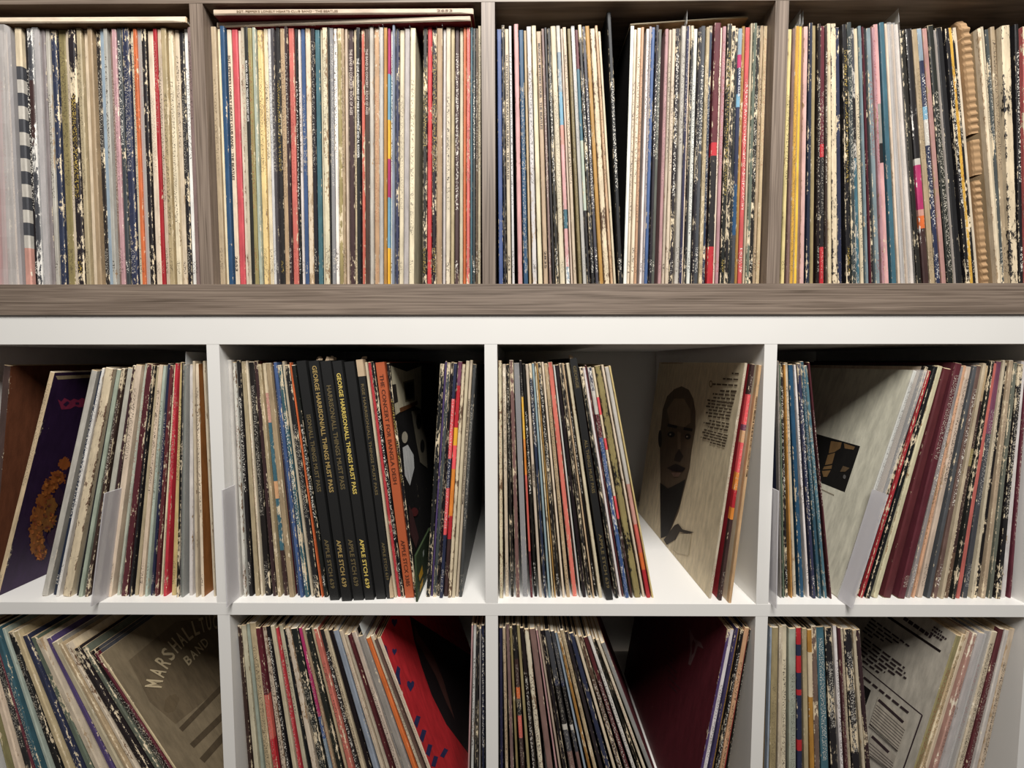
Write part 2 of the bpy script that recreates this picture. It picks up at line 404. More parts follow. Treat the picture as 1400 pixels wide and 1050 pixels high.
# runs: bay, left edge (x at upper row, x at lower row), right edge, spines.  flags: + worn, * very worn, = dark print, - light print, Y gold print, P plastic, ^ tall plastic
RUNS = [
 ('T1', (-14, -5), (15, 32.5), 'r7 p9 G7 c8 n5'),
 ('T1', (21, 36), (262, 274), 'G11#check B7- d9#zebra G9P g6 G6 n9* l13 c5 B12*Y t8 c9 t8 B8* s8 G6= J6 p7 k7- n11+ c5= o6 g6P B7* c10 r6 c6= t8 c8= c7= B7* w8 J6='),
 ('T2', (283, 296), (569, 566.6), 't8 c5 E7 c7:sgt C9 c4+ c5 B6:bst l6 x5+ y8+ c6= w6 k5 B6Y t7 d5 R8+ B4- w4= u6 c8* B6 e7 c3 c8* B3 k5P w5= l6* t4 c4 d8:rock t4* B6:kooper R5* d7:rock2 G6P^ P8+ G6P^ K5 o4#bands w3= s4 n5* c7 G8^ c8'),
 ('T2', (578, 577), (658, 657.5), 'B6*Y r6 B6*Y t8P^ G4 c6= t5 d6- c5 o4 R5* e3^ k4- b3 c4='),
 ('T3', (679, 681), (821.6, 843), 'u7 B4* c6:sgt w4= .3 p7 E7 t4 w7+ c7 t7:mmt J4 B4 B5*- c8 s6#lb c3 c5= .2 l5 G5P m5#dr B5*- k5- K6+ c8#tornc P4 c4'),
 ('T3', (829.6, 844.5), (836, 851), 'B6-@tall'),
 ('T3', (862, 852), (1053.5, 1043), 'w5@blackcov c4= c5= P4 .3 w4= g3^ u5+ B4- f5 .4 p5 c4=^ c5 B6*- G6^ n4 c3 B4* w5= B4* k6- t5* n5* m9#red2 c3* p5 B6*Y t5#torn B4* n6#culture K4+ C6- c3 f5* B6* t4= t5'),
 ('T4', (1079, 1068), (1229, 1251), 'y5= J4P Q5^ Q5^ .1 p6+ n5+ l5 B4 r6#red2 d3 c5* c8#zebrac n6+ B6*Y k6+ k5#marble c5= s4 m3 B3* s6+ p4+ g6#pinkgrey e7 c3 G6P t5P G6P^'),
 ('T4', (1231, 1254), (1311.5, 1341.5), 'B6* B8#magenta t7 n6#cyanb H6+ B8 g3P B9 B5*- Q4+ B4* c4'),
 ('T4', (1333, 1361), (1432, 1432), 'c5+ c4= k5+ t7= t14#zebrac B6- R7+ g10 B8*'),
 ('M1', (68.5, -9), (76, -1), 't8@purple'),
 ('M1', (125, 54), (236, 216), 'G9 n6- w4 c13#tornc B3 x6 d5* G8 d5* c9= x4 m9+ B3* t5 c6= x4 n4 m5*'),
 ('M1', (236, 216), (280, 296), 'c3 r6 y9= B4* g5P^ G7 .2 c5 c6=@browncov .6 c4'),
 ('M2', (307, 323), (405, 450), 'G6P w5* B6- t7 c3* B9 d6+ t5* c7#multi t8+ n4 u5+ e6*- c4 B8+ o2 B6-'),
 ('M2', (500, 539), (512.5, 553), 'c4 r5+ B5*-'),
 ('M2', (529, 566.5), (533.5, 570.5), 'B5*Y@collage'),
 ('M2', (601, 582), (651, 632), 'B6* v3 k5* B4* n5#redband r6#fire c5#tornc c5 c4:harold k5'),
 ('M3', (679, 681), (780, 825), 'c6* c6* B5* J7* k9P B4#yo B5- c5:best n5*- s4 c3* K2 B6*- c4 t6+= R8+ w3 B6 c5#torn t3 B3-Y c6+'),
 ('M3', (792, 840), (836, 894), 'B5* w4 m2 n6#uw c4#pinkc l10#camo c4+ G6#fade y3'),
 ('M3', (1020, 971), (1044.5, 1000), 'c6@portrait .4 r8#fire2 .2 P8:harold2', 0.8),
 ('M4', (1063, 1066), (1107, 1137), 'g3P f3 B5*- K3 c6+ E8+ w4= n6+- e6+ e6+ m3'),
 ('M4', (1250, 1146), (1256, 1151), 'w5@whitecover'),
 ('M4', (1267, 1170), (1430, 1386), 'c5#torn r4* B7* c9+ m14~ m12~ g6- P4+ c9= k6 J7- c5 B6#olivebk B5* R6 L9#plum c4 B6* t7+ f6* B8* w7 m4'),
 ('B1', (-48, 0), (1, 47), 'l9 c12 B14* m3'),
 ('B1', (1, 47), (134, 236), 'e13+ x7 B14* t12* n13+ f14* c15+ v12+ c15 t8* c8* B15* f10* B14* m6'),
 ('B1', (134.5, 236.5), (138.5, 241), 't5@brownband'),
 ('B2', (318.4, 333), (522, 580), 'd8+ c8 x5 t11= m8#mr c8*= B6- c7 r4 c7= B4 c9* B12* m5#mag t4 B8* t4 R8+ B7- c7= B7 s9 c6 c6 m5 c8= .1 g11P^ o7 c6 b3'),
 ('B2', (522.5, 581), (529, 589), 'c8@hearts'),
 ('B2', (643.5, 639), (662.5, 663.5), 'p3 w5= B5* g3P n5-'),
 ('B3', (682.5, 682.5), (833, 893), 'n5 t5* J6+ l4 b7#bb l5 B6- c8*= J10 p3 c4 B6* k9#bandg B6#bandg s4 K5* t6* B6 n8+ c5 b7-* m7- w6= B5* c5 g7P'),
 ('B3', (988.4, 958), (992.5, 962), 'v4@maroon'),
 ('B3', (993, 962.5), (1028, 1000), 'w6= v4 K3 B5+- P7= r2 B5-'),
 ('B4', (1051, 1047), (1179, 1191.5), 's3 t10 c5* c8= x11 n8#rn t7 K7#goldb J8* e12- B11*- w5= m4 c4 B12*- c5+ d7*'),
 ('B4', (1298, 1248), (1307, 1258), 'l9@textcover'),
 ('B4', (1307.5, 1258.5), (1382, 1348), 't6* c6 H7* G10P g9P c10+= m8 G7P c9='),
]
TOK = re.compile(r'([A-Za-z.])(\d+(?:\.\d+)?)([+*=\-YP^~]*)((?:[#:@]\w+)*)')
cells = {}
for i in range(4):
    cells['T%d' % (i + 1)] = (DXL[i] + T_IN, DXL[i + 1]); cells['M%d' % (i + 1)] = cells['B%d' % (i + 1)] = (WX[i] + T_IN, WX[i + 1])

RECS = []
for bay, (lt, lb), (rt, rb), spec, *ovr in RUNS:
    R0 = ROW[bay[0]]
    nrec = ovr[0] if ovr else R0['rec']
    toks = [TOK.fullmatch(s).groups() for s in spec.split()]
    tot = sum(float(q[1]) for q in toks)
    cl, cr = cells[bay][0] + 0.06, cells[bay][1] - 0.06
    acc = 0.0
    for ch, w, fl, ex in toks:
        w = float(w); a, b = acc / tot, (acc + w) / tot; acc += w
        if ch == '.': continue
        ex = re.findall(r'([#:@])(\w+)', ex)
        d = dict(bay=bay, ch=ch, fl=fl, sp=None, tx=None, cv=None)
        for k, v in ex: d[{'#': 'sp', ':': 'tx', '@': 'cv'}[k]] = v
        rec = nrec + random.uniform(-0.25, 0.25) * (0.2 if ovr else 1)
        H = 31.4 + (random.uniform(-0.14, 0.14) if bay in ('T1', 'T2') else random.uniform(-0.32, 0.3))
        if d['cv'] == 'portrait': rec = 1.2
        if d['tx'] == 'harold2': rec = 0.2
        if d['cv'] == 'tall': H = 32.9; rec = 0.6
        lines = []
        fz = R0['fl']
        ends = []
        for ut, ub in ((lt, lb), (rt, rb)):
            p0 = on_plane_y(ut, R0['yt'], nrec * CM) / CM
            p1 = on_plane_y(ub, R0['yb'], nrec * CM) / CM
            s = (p0.x - p1.x) / (p0.z - p1.z)
            ends.append((min(max(p1.x + s * (fz - p1.z), cl), cr), min(max(p0.x, cl), cr), p0.z))
        for t in (a, b):
            x0 = ends[0][0] + (ends[1][0] - ends[0][0]) * t      # on the floor of the cubby
            x1 = ends[0][1] + (ends[1][1] - ends[0][1]) * t      # at the upper reference height
            z1 = ends[0][2] + (ends[1][2] - ends[0][2]) * t
            s = (x1 - x0) / (z1 - fz)
            th = math.atan(s)
            th = math.asin(max(-.8, min(.8, (min(max(x0 + math.sin(th) * H, cl), cr) - x0) / H)))
            lines.append((x0, th))
        (xa, ta), (xc, tc_) = lines
        xb = (xa + xc) / 2; th = (ta + tc_) / 2
        # room between the two boundary lines, measured square to them at the foot and at the head
        w_foot = (xc - xa) * math.cos(th)
        w_head = min((xc + H * math.sin(tc_) - xa) * math.cos(ta) - H * math.cos(tc_) * math.sin(ta),
                     (xc - xa - H * math.sin(ta)) * math.cos(tc_) + H * math.cos(ta) * math.sin(tc_))
        th_t = max(0.12, min(w_foot, w_head) * 0.88)
        wpx = abs(((rt - lt) + (rb - lb)) / 2 * (b - a))
        d.update(xb=xb, th=th, t=th_t, H=H, rec=rec, fz=fz, wpx=wpx, area=wpx * (350 if bay[0] == 'T' else 326 if bay[0] == 'M' else 190),
                 px=((lt + rt) / 2 * 0 + lt + (rt - lt) * (a + b) / 2 + lb + (rb - lb) * (a + b) / 2) / 2, seed=random.random())
        RECS.append(d)
RECS = [d for d in RECS if d['px'] > -25 and d['px'] < 1425]

def name_of(d):
    return SPECIAL[d['sp']]['n'] if d['sp'] else PAL[d['ch']][1]

def bands_at(bands, f):
    c = bands[0][1]
    for fr, k in bands:
        if f >= fr: c = k
    return c

def record_mb(d, cover=None):
    """sleeve standing on z=0, spine on the y=0 side, centred on x=0 (metres)"""
    rnd = random.Random(int(d['seed'] * 1e9))
    mb, ms, mi_ = MB(), MB(), MB()
    h = d['t'] * CM / 2 * 0.985; H = d['H'] * CM; Ld = 31.2 * CM
    b = min(0.35 * d['t'], 0.10) * CM
    sp = SPECIAL[d['sp']] if d['sp'] else None
    fl = d['fl']
    wear = 0.47 if '*' in fl else 0.36 if '+' in fl else 0.0 if '~' in fl else rnd.choice((0.05, 0.12, 0.18, 0.25))
    wearc = lin((232, 214, 182))
    ink = lin((60, 50, 46)); txt = 0.0
    if '=' in fl: txt = 0.9
    elif '-' in fl: txt = 0.95; ink = lin((236, 230, 218))
    elif 'Y' in fl: txt = 0.9; ink = lin((196, 168, 84))
    elif not d['tx'] and rnd.random() < 0.45:
        txt = rnd.uniform(0.45, 0.8)
        if sum(PAL[d['ch']][0]) < 330: ink = lin((220, 212, 196))
        elif rnd.random() < 0.3: ink = lin((150, 60, 50))
    light = sum(PAL[d['ch']][0]) > 480
    if light: wearc = lin(rnd.choice(((150, 122, 92), (118, 92, 70), (240, 228, 206), (176, 150, 118))))
    base = PAL[d['ch']][0]
    gray = sum(base) / 3.0
    br = rnd.uniform(.86, 1.05) if light else rnd.uniform(.9, 1.1)
    base = [(gray + (x - gray) * .88) * br for x in base]
    j = [rnd.uniform(-9, 9)] * 3
    base = lin([max(6, min(248, base[i] + j[i] + rnd.uniform(-4, 4))) for i in range(3)])
    if sp:
        wear = sp.get('wear', wear) * 0.86
        if 'wc' in sp: wearc = pal(sp['wc'])
        if 'ink' in sp: ink = pal(sp['ink'])
        txt = sp.get('txt', txt * 0.6)
    cov = cover or ([x * 0.9 for x in base] if rnd.random() < 0.55 else pal(rnd.choice('BkdtcgnmJ')))
    edgec = lin(rnd.choice(((222, 200, 164), (206, 182, 146), (232, 216, 190))))
    prof = [(-h, Ld, 0), (-h, 0.6 * CM, 0), (-h, b, 1.0), (-.62 * h, 0, .30), (.62 * h, 0, .30), (h, b, 1.0), (h, 0.6 * CM, 0), (h, Ld, 0)]
    NZ = 20 if not (sp and len(sp['b']) > 3) else 40
    t0 = rnd.uniform(0.04, 0.25); t1 = t0 + rnd.uniform(0.3, 0.6); t2 = rnd.uniform(.84, .9)
    zs = [H * i / NZ for i in range(NZ + 1)]
    ph = rnd.uniform(0, 6.28); amp = min(0.05 * d['t'], 0.02) * CM
    jx = [amp * (math.sin(z * 40 + ph) * 0.6 + rnd.uniform(-.4, .4)) for z in zs]
    drop = rnd.uniform(0.03, 0.12) * CM
    def P(i, k):
        x, y, e = prof[k]
        z = zs[i]
        if 2 <= k <= 5:
            x += jx[i] * (0.5 if k in (2, 5) else 1)
            if i == NZ: z -= drop * (1.0 if k in (3, 4) else 0.6); y += drop * 0.6 if k in (3, 4) else 0
            if i == 0 and k in (3, 4): y += 0.03 * CM
        return (max(-h, min(h, x)), y, z)
    for i in range(NZ):
        f = 1 - (i + .5) / NZ
        c = pal(bands_at(sp['b'], f)) if sp else base
        tv = txt if (t0 < f < t1 or f > t2) and f < .97 else 0.0
        for k in range(7):
            col = c if 1 < k < 5 or (k in (1, 5) and not cover) else cov
            uvs = []; pars = []
            for ii, kk in ((i, k), (i, k + 1), (i + 1, k + 1), (i + 1, k)):
                x, y, z = P(ii, kk)
                uvs.append(((x + (y if k in (0, 1, 5, 6) else 0)) / CM, z / CM))
                e = prof[kk][2]
                we = wear * (1.25 if (i in (0, NZ - 1)) else 1) if 1 < k < 5 else wear * 0.6
                pars.append((we, tv if k == 3 else 0, d['seed'], e))
            (ms if 1 < k < 5 else mb).poly([P(i, k), P(i, k + 1), P(i + 1, k + 1), P(i + 1, k)], col, wearc, ink, uvs=uvs, pars=pars)
        mb.poly([P(i, 7), P(i, 0), P(i + 1, 0), P(i + 1, 7)], edgec)
    top = [P(NZ, k) for k in range(8)]
    inn = max(h * 0.55, h - 0.0007)
    # card edges with the paper inner sleeve a little lower between them
    mb.poly([top[0], top[1], top[2], top[3], (-inn, .002, H), (-inn, Ld, H)][::-1], edgec)
    mb.poly([top[4], top[5], top[6], top[7], (inn, Ld, H), (inn, .002, H)][::-1], edgec)
    mb.poly([top[3], top[4], (inn, .002, H), (-inn, .002, H)], edgec)
    lo = H - 0.0016
    mb.poly([(-inn, .002, H), (-inn, .002, lo), (-inn, Ld, lo), (-inn, Ld, H)], edgec)
    mb.poly([(inn, .002, lo), (inn, .002, H), (inn, Ld, H), (inn, Ld, lo)], edgec)
    mi_.poly([(-inn, .002, lo), (inn, .002, lo), (inn, Ld, lo), (-inn, Ld, lo)], lin((214, 208, 196)) if rnd.random() < .6 else lin((40, 38, 38)))
    mb.poly([P(0, k) for k in range(8)], edgec)
    return mb, ms, mi_

def place_matrix(d):
    up_ = d['t'] / 2 * abs(math.tan(d['th'])) + 0.005              # slide up along its own lean until the lower corner stands on the board
    return Matrix.Translation(((d['xb'] + up_ * math.sin(d['th'])) * CM, d['rec'] * CM, (d['fz'] + up_ * math.cos(d['th'])) * CM)) @ Matrix.Rotation(d['th'], 4, 'Y')

def face_hit(d, side, px, py):
    """photo pixel -> (distance behind the spine, height) on the left (-1) or right (+1) cover, metres"""
    Mi = place_matrix(d).inverted()
    o = Mi @ CAM; v = Mi.to_3x3() @ ray(px, py)
    x = side * d['t'] * CM / 2
    k = (x - o.x) / v.x
    p = o + v * k
    return p.y, p.z

COVER_COL = {'purple': (52, 30, 66), 'collage': (26, 24, 24), 'portrait': (212, 196, 164), 'whitecover': (214, 210, 190),
             'brownband': (124, 110, 88), 'hearts': (190, 44, 50), 'maroon': (92, 34, 42), 'textcover': (190, 182, 168), 'tall': (30, 30, 32), 'browncov': (150, 96, 50), 'blackcov': (34, 32, 31)}
NICE = {'browncov': 'cream-spined sleeve with an orange-brown front facing the upright divider', 'blackcov': 'white-spined sleeve with a black front facing the open gap',
        'purple': 'tan-edged sleeve with a purple front and orange curls', 'collage': 'black worn sleeve with a collage of framed pictures on its front',
        'portrait': 'cream sleeve showing a large dark portrait head and printed text', 'whitecover': 'off-white sleeve in plastic with one dark square picture',
        'brownband': 'leaning brown sleeve with arched lettering on its front', 'hearts': 'red sleeve with navy hearts and stripes on its front',
        'maroon': 'dark maroon sleeve with faint pale print on its front', 'textcover': 'grey-cream sleeve with ruled blocks of printed text',
        'tall': 'tall black record sleeve standing above its neighbours beside the gap'}
TEXTS = {
 'sgt': [("SGT. PEPPER'S LONELY HEARTS CLUB BAND \u00b7 THE BEATLES", .10, .58, (70, 58, 48)), ("2653", .88, .94, (70, 58, 48))],
 'bst': [('BLOOD, SWEAT & TEARS GREATEST HITS', .13, .36, (236, 232, 226))],
 'rock': [('THE BAND IN CONCERT \u00b7 ROCK OF AGES', .08, .33, (206, 190, 180))],
 'rock2': [('THE BAND IN CONCERT \u00b7 ROCK OF AGES', .08, .33, (196, 180, 170))],
 'kooper': [('THE LIVE ADVENTURES OF MIKE BLOOMFIELD AND AL KOOPER', .12, .50, (236, 232, 226))],
 'mmt': [('MAGICAL MYSTERY TOUR \u00b7 THE BEATLES', .05, .38, (64, 50, 40)), ('2835', .86, .93, (64, 50, 40))],
 'harold': [("HAROLD MELVIN & THE BLUE NOTES / COLLECTORS' ITEM", .16, .60, (50, 44, 40))],
 'harold2': [("HAROLD MELVIN & THE BLUE NOTES / COLLECTORS' ITEM", .13, .46, (50, 36, 30))],
 'best': [('THE BEST OF', .42, .52, (40, 34, 30))],
}
def spine_text(o, d, s, f0, f1, rgb, frac=0.62):
    H = d['H'] * CM; t = d['t'] * CM
    hgt = t * frac * 0.9
    place_text(SPINE.get(o.name, o), s, (-hgt / 2, -0.00025, H * (1 - f0)), (0, 0, -1), (1, 0, 0), H * (f1 - f0), hgt, rgb, 'spine_lettering')

def plastic_child(o, d, tall, edge_only=False):
    h = d['t'] * CM / 2 + 0.00012; H = d['H'] * CM; L = 31.3 * CM
    up_ = (1.7 if tall else 0.25) * CM
    mb = MB()
    f0 = -0.0012
    if edge_only: f0, L = -0.013, 0.002
    if not tall: mb.poly([(-h, f0, 0), (h, f0, 0), (h, f0, H + .0004), (-h, f0, H + .0004)], (1, 1, 1))
    for s in (-1, 1):
        zt = H + .0004
        mb.poly([(s * h, f0, 0), (s * h, L, 0), (s * h, L, zt), (s * h, f0, zt)], (1, 1, 1))
        if s > 0 and up_ > .004:
            mb.poly([(s * h, f0, zt), (s * h, L, zt), (s * h, L, H + up_ * .6), (s * h, f0 + .004, H + up_ * .97), (s * h, f0, H + up_)], (1, 1, 1), mi=1)
            mb.poly([(s * h - .0004, f0, zt), (s * h, f0, zt), (s * h, f0, H + up_), (s * h - .0004, f0, H + up_)], (1, 1, 1), mi=1)
    return mb.obj('plastic_sleeve', [M_PLASTIC, M_TIP], o)

def art(o, d, side, items, name='cover_print', lift=0.0):
    """cover art: polygons given in photo pixels, laid on the cover as flat print"""
    mb = MB()
    for i, (rgb, pts) in enumerate(items):
        q = []
        for px, py in pts:
            y, z = face_hit(d, side, px, py)
            y = max(0.0012, min(0.311, y)); z = max(0.001, min(d['H'] * CM - 0.001, z))
            q.append((side * (d['t'] * CM / 2 + 0.0001 + lift + 0.00006 * min(i, 12) + 0.000004 * i), y, z))
        nrm = (Vector(q[1]) - Vector(q[0])).cross(Vector(q[2]) - Vector(q[0]))
        mb.poly(q, lin(rgb), uvs=[(p[1] / CM, p[2] / CM) for p in q], par=(0.1, 0, d['seed'], 0))
    return mb.obj(name, M_PRINT, o)

def ell(cx, cy, rx, ry, n=28, rot=0.0, wob=0.0, seed=1):
    r = random.Random(seed); out = []
    for i in range(n):
        a = 2 * math.pi * i / n; k = 1 + r.uniform(-wob, wob)
        x, y = rx * k * math.cos(a), ry * k * math.sin(a)
        out.append((cx + x * math.cos(rot) - y * math.sin(rot), cy + x * math.sin(rot) + y * math.cos(rot)))
    return out
def bar(x0, y0, x1, y1, w):
    dx, dy = x1 - x0, y1 - y0; l = math.hypot(dx, dy); nx, ny = -dy / l * w / 2, dx / l * w / 2
    return [(x0 + nx, y0 + ny), (x1 + nx, y1 + ny), (x1 - nx, y1 - ny), (x0 - nx, y0 - ny)]
def text_lines(x0, y0, dx, dy, lx, ly, n, lens, w, rgb):
    """n printed lines starting at (x0,y0), stepping (dx,dy), running along (lx,ly)"""
    out = []; r = random.Random(int(x0 * 7 + y0))
    for i in range(n):
        sx, sy = x0 + dx * i, y0 + dy * i
        t = 0.0
        while t < lens[i % len(lens)]:
            e = min(lens[i % len(lens)], t + r.uniform(.10, .22))
            out.append((rgb, bar(sx + lx * t, sy + ly * t, sx + lx * e, sy + ly * e, w)))
            t = e + .035
    return out

def cover_art(o, d):
    c = d['cv']
    if c == 'purple':
        P = [((186, 168, 132), [(76, 514), (128, 512), (128, 516), (79, 519)]),
             ((150, 50, 82), [(79, 546), (84, 549), (88, 544), (96, 548), (101, 545), (107, 547), (112, 544), (118, 546), (117, 556), (108, 557), (103, 555), (96, 559), (84, 560)]),
             ((52, 30, 66), [(86, 553), (92, 548), (95, 551), (90, 556)]), ((52, 30, 66), [(103, 550), (108, 550), (108, 553), (103, 553)])]
        art(o, d, 1, P[:1], 'printed_border'); art(o, d, 1, P[1:], 'printed_lettering'); P = []
        for i, (x, y, rx, ry) in enumerate([(88, 634, 6, 7), (79, 652, 9, 8), (68, 664, 9, 8), (60, 684, 9, 11), (52, 704, 8, 13), (48, 724, 7, 14), (50, 742, 7, 14), (56, 756, 6, 10), (66, 712, 8, 14), (70, 690, 7, 10)]):
            P.append(((176 - i * 3, 98, 44), ell(x, y, rx + 1.5, ry + 1.5, 40, .3, .22, i)))
        rc = random.Random(5)
        for k in range(90):
            x, y, rx, ry = rc.choice([(79, 652, 9, 8), (68, 664, 9, 8), (60, 684, 9, 11), (52, 704, 8, 13), (48, 724, 7, 14), (50, 742, 7, 14), (56, 756, 6, 8), (66, 712, 7, 12)])
            cx_, cy_ = x + rc.uniform(-rx, rx), y + rc.uniform(-ry, ry)
            P.append((rc.choice(((206, 128, 56), (150, 78, 40), (188, 108, 48), (112, 60, 44))), ell(cx_, cy_, rc.uniform(1.2, 2.6), rc.uniform(1.2, 2.6), 9, 0, .4, k)))
        P.append(((60, 34, 60), ell(73, 735, 10, 12, 20, 0, .1, 4)))
        P.append(((60, 34, 60), ell(80, 678, 6, 12, 20, 0, .1, 5)))
        art(o, d, 1, P, 'printed_curls')
    elif c == 'collage':
        art(o, d, 1, [((206, 196, 168), [(534, 500), (556, 508), (576, 500), (576, 560), (562, 552), (540, 568)]),
                      ((120, 110, 84), [(551, 522), (566, 518), (567, 547), (554, 550)]), ((34, 38, 32), [(553, 524), (565, 521), (566, 544), (555, 547)]),
                      ((40, 34, 30), [(535, 526), (541, 525), (544, 549), (538, 552)]), ((110, 70, 38), [(546, 558), (570, 548), (571, 553), (547, 564)]),
                      ((190, 180, 160), ell(553, 598, 4, 8)), ((214, 214, 212), [(550, 612), (557, 608), (565, 622), (566, 640), (560, 664), (553, 650)]),
                      ((120, 112, 96), [(562, 562), (574, 560), (582, 600), (584, 640), (574, 632), (568, 600)]), ((20, 20, 20), ell(572, 576, 3.5, 11)), ((20, 20, 20), ell(577, 610, 3, 9)),
                      ((92, 34, 34), ell(566, 700, 5, 6)), ((70, 40, 40), [(558, 690), (563, 700), (572, 735), (568, 750), (560, 730)])])
    elif c == 'portrait':
        P = [((122, 102, 76), [(904, 494), (934, 495), (934, 497), (904, 497)]),
             ((100, 84, 66), [(906, 560), (912, 542), (922, 532), (932, 528), (942, 533), (948, 545), (951, 562), (951, 585), (946, 615), (943, 640), (936, 668), (928, 700), (914, 732), (904, 736), (903, 700), (903, 650), (902, 600)]),
             ((142, 122, 96), [(912, 560), (922, 545), (935, 545), (944, 560), (944, 578), (936, 584), (916, 580)]),
             ((104, 86, 66), [(914, 590), (924, 588), (928, 615), (920, 625), (913, 615)]), ((104, 86, 66), [(938, 592), (946, 594), (944, 612), (938, 612)]),
             ((26, 22, 20), bar(913, 581, 926, 584, 4)), ((26, 22, 20), bar(935, 586, 947, 588, 4)),
             ((26, 22, 20), ell(918, 594, 5, 4)), ((26, 22, 20), ell(941, 597, 4, 4)), ((190, 176, 150), ell(917, 594, 1.2, 1.2)), ((190, 176, 150), ell(940, 597, 1.2, 1.2)),
             ((50, 40, 34), [(924, 622), (929, 614), (935, 624), (930, 632), (922, 630)]), ((132, 112, 90), [(927, 590), (932, 592), (931, 614), (927, 614)]),
             ((40, 30, 28), [(912, 640), (924, 634), (938, 640), (934, 645), (920, 644)]), ((124, 96, 82), [(918, 646), (932, 646), (928, 652), (922, 652)]),
             ((34, 30, 26), [(903, 660), (914, 668), (930, 660), (938, 655), (930, 690), (914, 732), (904, 736)]),
             ((40, 34, 28), ell(903, 600, 2.5, 12)),
             ((58, 50, 42), [(923, 718), (928, 716), (934, 724), (950, 728), (940, 730), (930, 727), (924, 738), (912, 745), (908, 738)]),
             ((196, 182, 152), [(930, 730), (946, 730), (942, 760), (926, 756), (918, 748)])]
        P += text_lines(1011, 511, -1, 8, -38, -2, 4, [.25, .55, 1, .3], 2.2, (82, 68, 52))
        P += text_lines(1007, 536, -1, 5, -36, -3, 4, [.6, .85, .8, .55], 2.4, (82, 68, 52))
        P += text_lines(1003, 552, -.9, 4.2, -35, -5, 6, [1, .95, 1, .9, .95, .85], 2.2, (82, 68, 52))
        P += text_lines(998, 580, -.9, 4.4, -34, -6.5, 3, [.8, 1, .8], 2.2, (82, 68, 52))
        P += text_lines(996, 596, -.9, 3.6, -34, -9, 5, [.95, 1, .9, 1, .6], 2.0, (82, 68, 52))
        P += [((120, 104, 80), ell(973, 525, 2.5, 5, 16)), ((200, 184, 150), ell(973, 525, 1.5, 3, 12))]
        art(o, d, -1, P)
    elif c == 'whitecover':
        art(o, d, -1, [((24, 22, 20), [(1112, 592), (1176, 610), (1155, 673), (1120, 659)]),
                       ((122, 94, 60), [(1136, 603), (1151, 605), (1149, 613), (1141, 618), (1133, 620)]), ((122, 94, 60), [(1154, 606), (1169, 611), (1167, 615), (1155, 613)]),
                       ((122, 94, 60), [(1132, 622), (1142, 619), (1138, 634), (1128, 636)]), ((122, 94, 60), [(1127, 638), (1138, 636), (1137, 641), (1125, 642)]),
                       ((122, 94, 60), [(1124, 644), (1136, 643), (1131, 652), (1126, 652)]), ((96, 78, 56), [(1153, 637), (1162, 640), (1156, 645), (1149, 645)]),
                       ((96, 94, 92), ell(1155, 652, 2, 3, 14)), ((150, 140, 120), bar(1124, 669, 1141, 677, 1))])
    elif c == 'brownband':
        P = [((104, 90, 70), [(176, 903), (240, 850), (298, 842), (302, 940), (240, 990), (205, 960)])]
        for x0, y0, x1, y1, w in ((247, 998, 303, 940, 7), (262, 1020, 305, 978, 8), (276, 1040, 308, 1004, 9)):
            art(o, d, 1, [((78, 66, 50), bar(x0, y0, x1, y1, w))], 'printed_stripe', .0002)
        P.append(((96, 82, 62), ell(234, 962, 9, 14, 20, .5, .1)))
        art(o, d, 1, P)
        def letters(s, path, sz):
            # letters one by one along a curve of photo points
            for i, chh in enumerate(s):
                if chh == ' ': continue
                (x0, y0), (x1, y1) = path(i), path(i + .9)
                a = Vector(face_hit(d, 1, x0, y0)); b_ = Vector(face_hit(d, 1, x1, y1))
                X = (b_ - a); L = X.length; X.normalize(); Y = Vector((-X.y, X.x))
                xx = d['t'] * CM / 2 + 0.0012
                place_text(o, chh, (xx, a.x, a.y), (0, X.x, X.y), (0, Y.x, Y.y), L * .86, sz, (196, 178, 144))
        arc = [(220, 941), (223, 928), (228, 916), (235, 905), (242, 894), (250, 885), (258, 877), (266, 870), (275, 866), (283, 863), (291, 861), (299, 860), (307, 860), (315, 861), (323, 862)]
        def p1(t):
            i = min(len(arc) - 2, int(t)); f = t - i
            return (arc[i][0] + (arc[i + 1][0] - arc[i][0]) * f, arc[i][1] + (arc[i + 1][1] - arc[i][1]) * f)
        letters('MARSHALLTUCKER', p1, 0.024)
        letters('BAND', lambda t: (257 + 7.6 * t, 911 - 8.0 * t), 0.015)
    elif c == 'hearts':
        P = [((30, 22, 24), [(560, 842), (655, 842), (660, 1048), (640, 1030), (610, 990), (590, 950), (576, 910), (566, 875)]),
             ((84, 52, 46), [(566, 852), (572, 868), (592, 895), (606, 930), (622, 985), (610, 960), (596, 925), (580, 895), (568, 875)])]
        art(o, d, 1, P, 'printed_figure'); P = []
        nav = (44, 46, 84)
        def heart(x, y, s):
            return [(x, y + 1.5 * s), (x - .7 * s, y + .2 * s), (x - .75 * s, y - .6 * s), (x - .3 * s, y - .8 * s), (x, y - .35 * s), (x + .4 * s, y - .8 * s), (x + .8 * s, y - .5 * s), (x + .7 * s, y + .3 * s)]
        for x, y, s in ((561, 936, 6.5), (539, 890, 4), (539, 850, 5)): P.append((nav, heart(x, y, s)))
        P += [(nav, [(524, 882), (528, 884), (532, 900), (528, 902)]), (nav, [(543, 910), (547, 914), (546, 924), (548, 936), (544, 940), (538, 928)])]
        for x0, y0, x1, y1 in ((567, 995, 572, 979), (575, 1015, 580, 998), (584, 1034, 588, 1018), (592, 1048, 596, 1034), (604, 1035, 610, 1024)): P.append((nav, bar(x0, y0, x1, y1, 6)))
        for k_, it in enumerate(P): art(o, d, 1, [it], 'printed_heart' if k_ < 3 else 'printed_stripe', .0002)
    elif c == 'maroon':
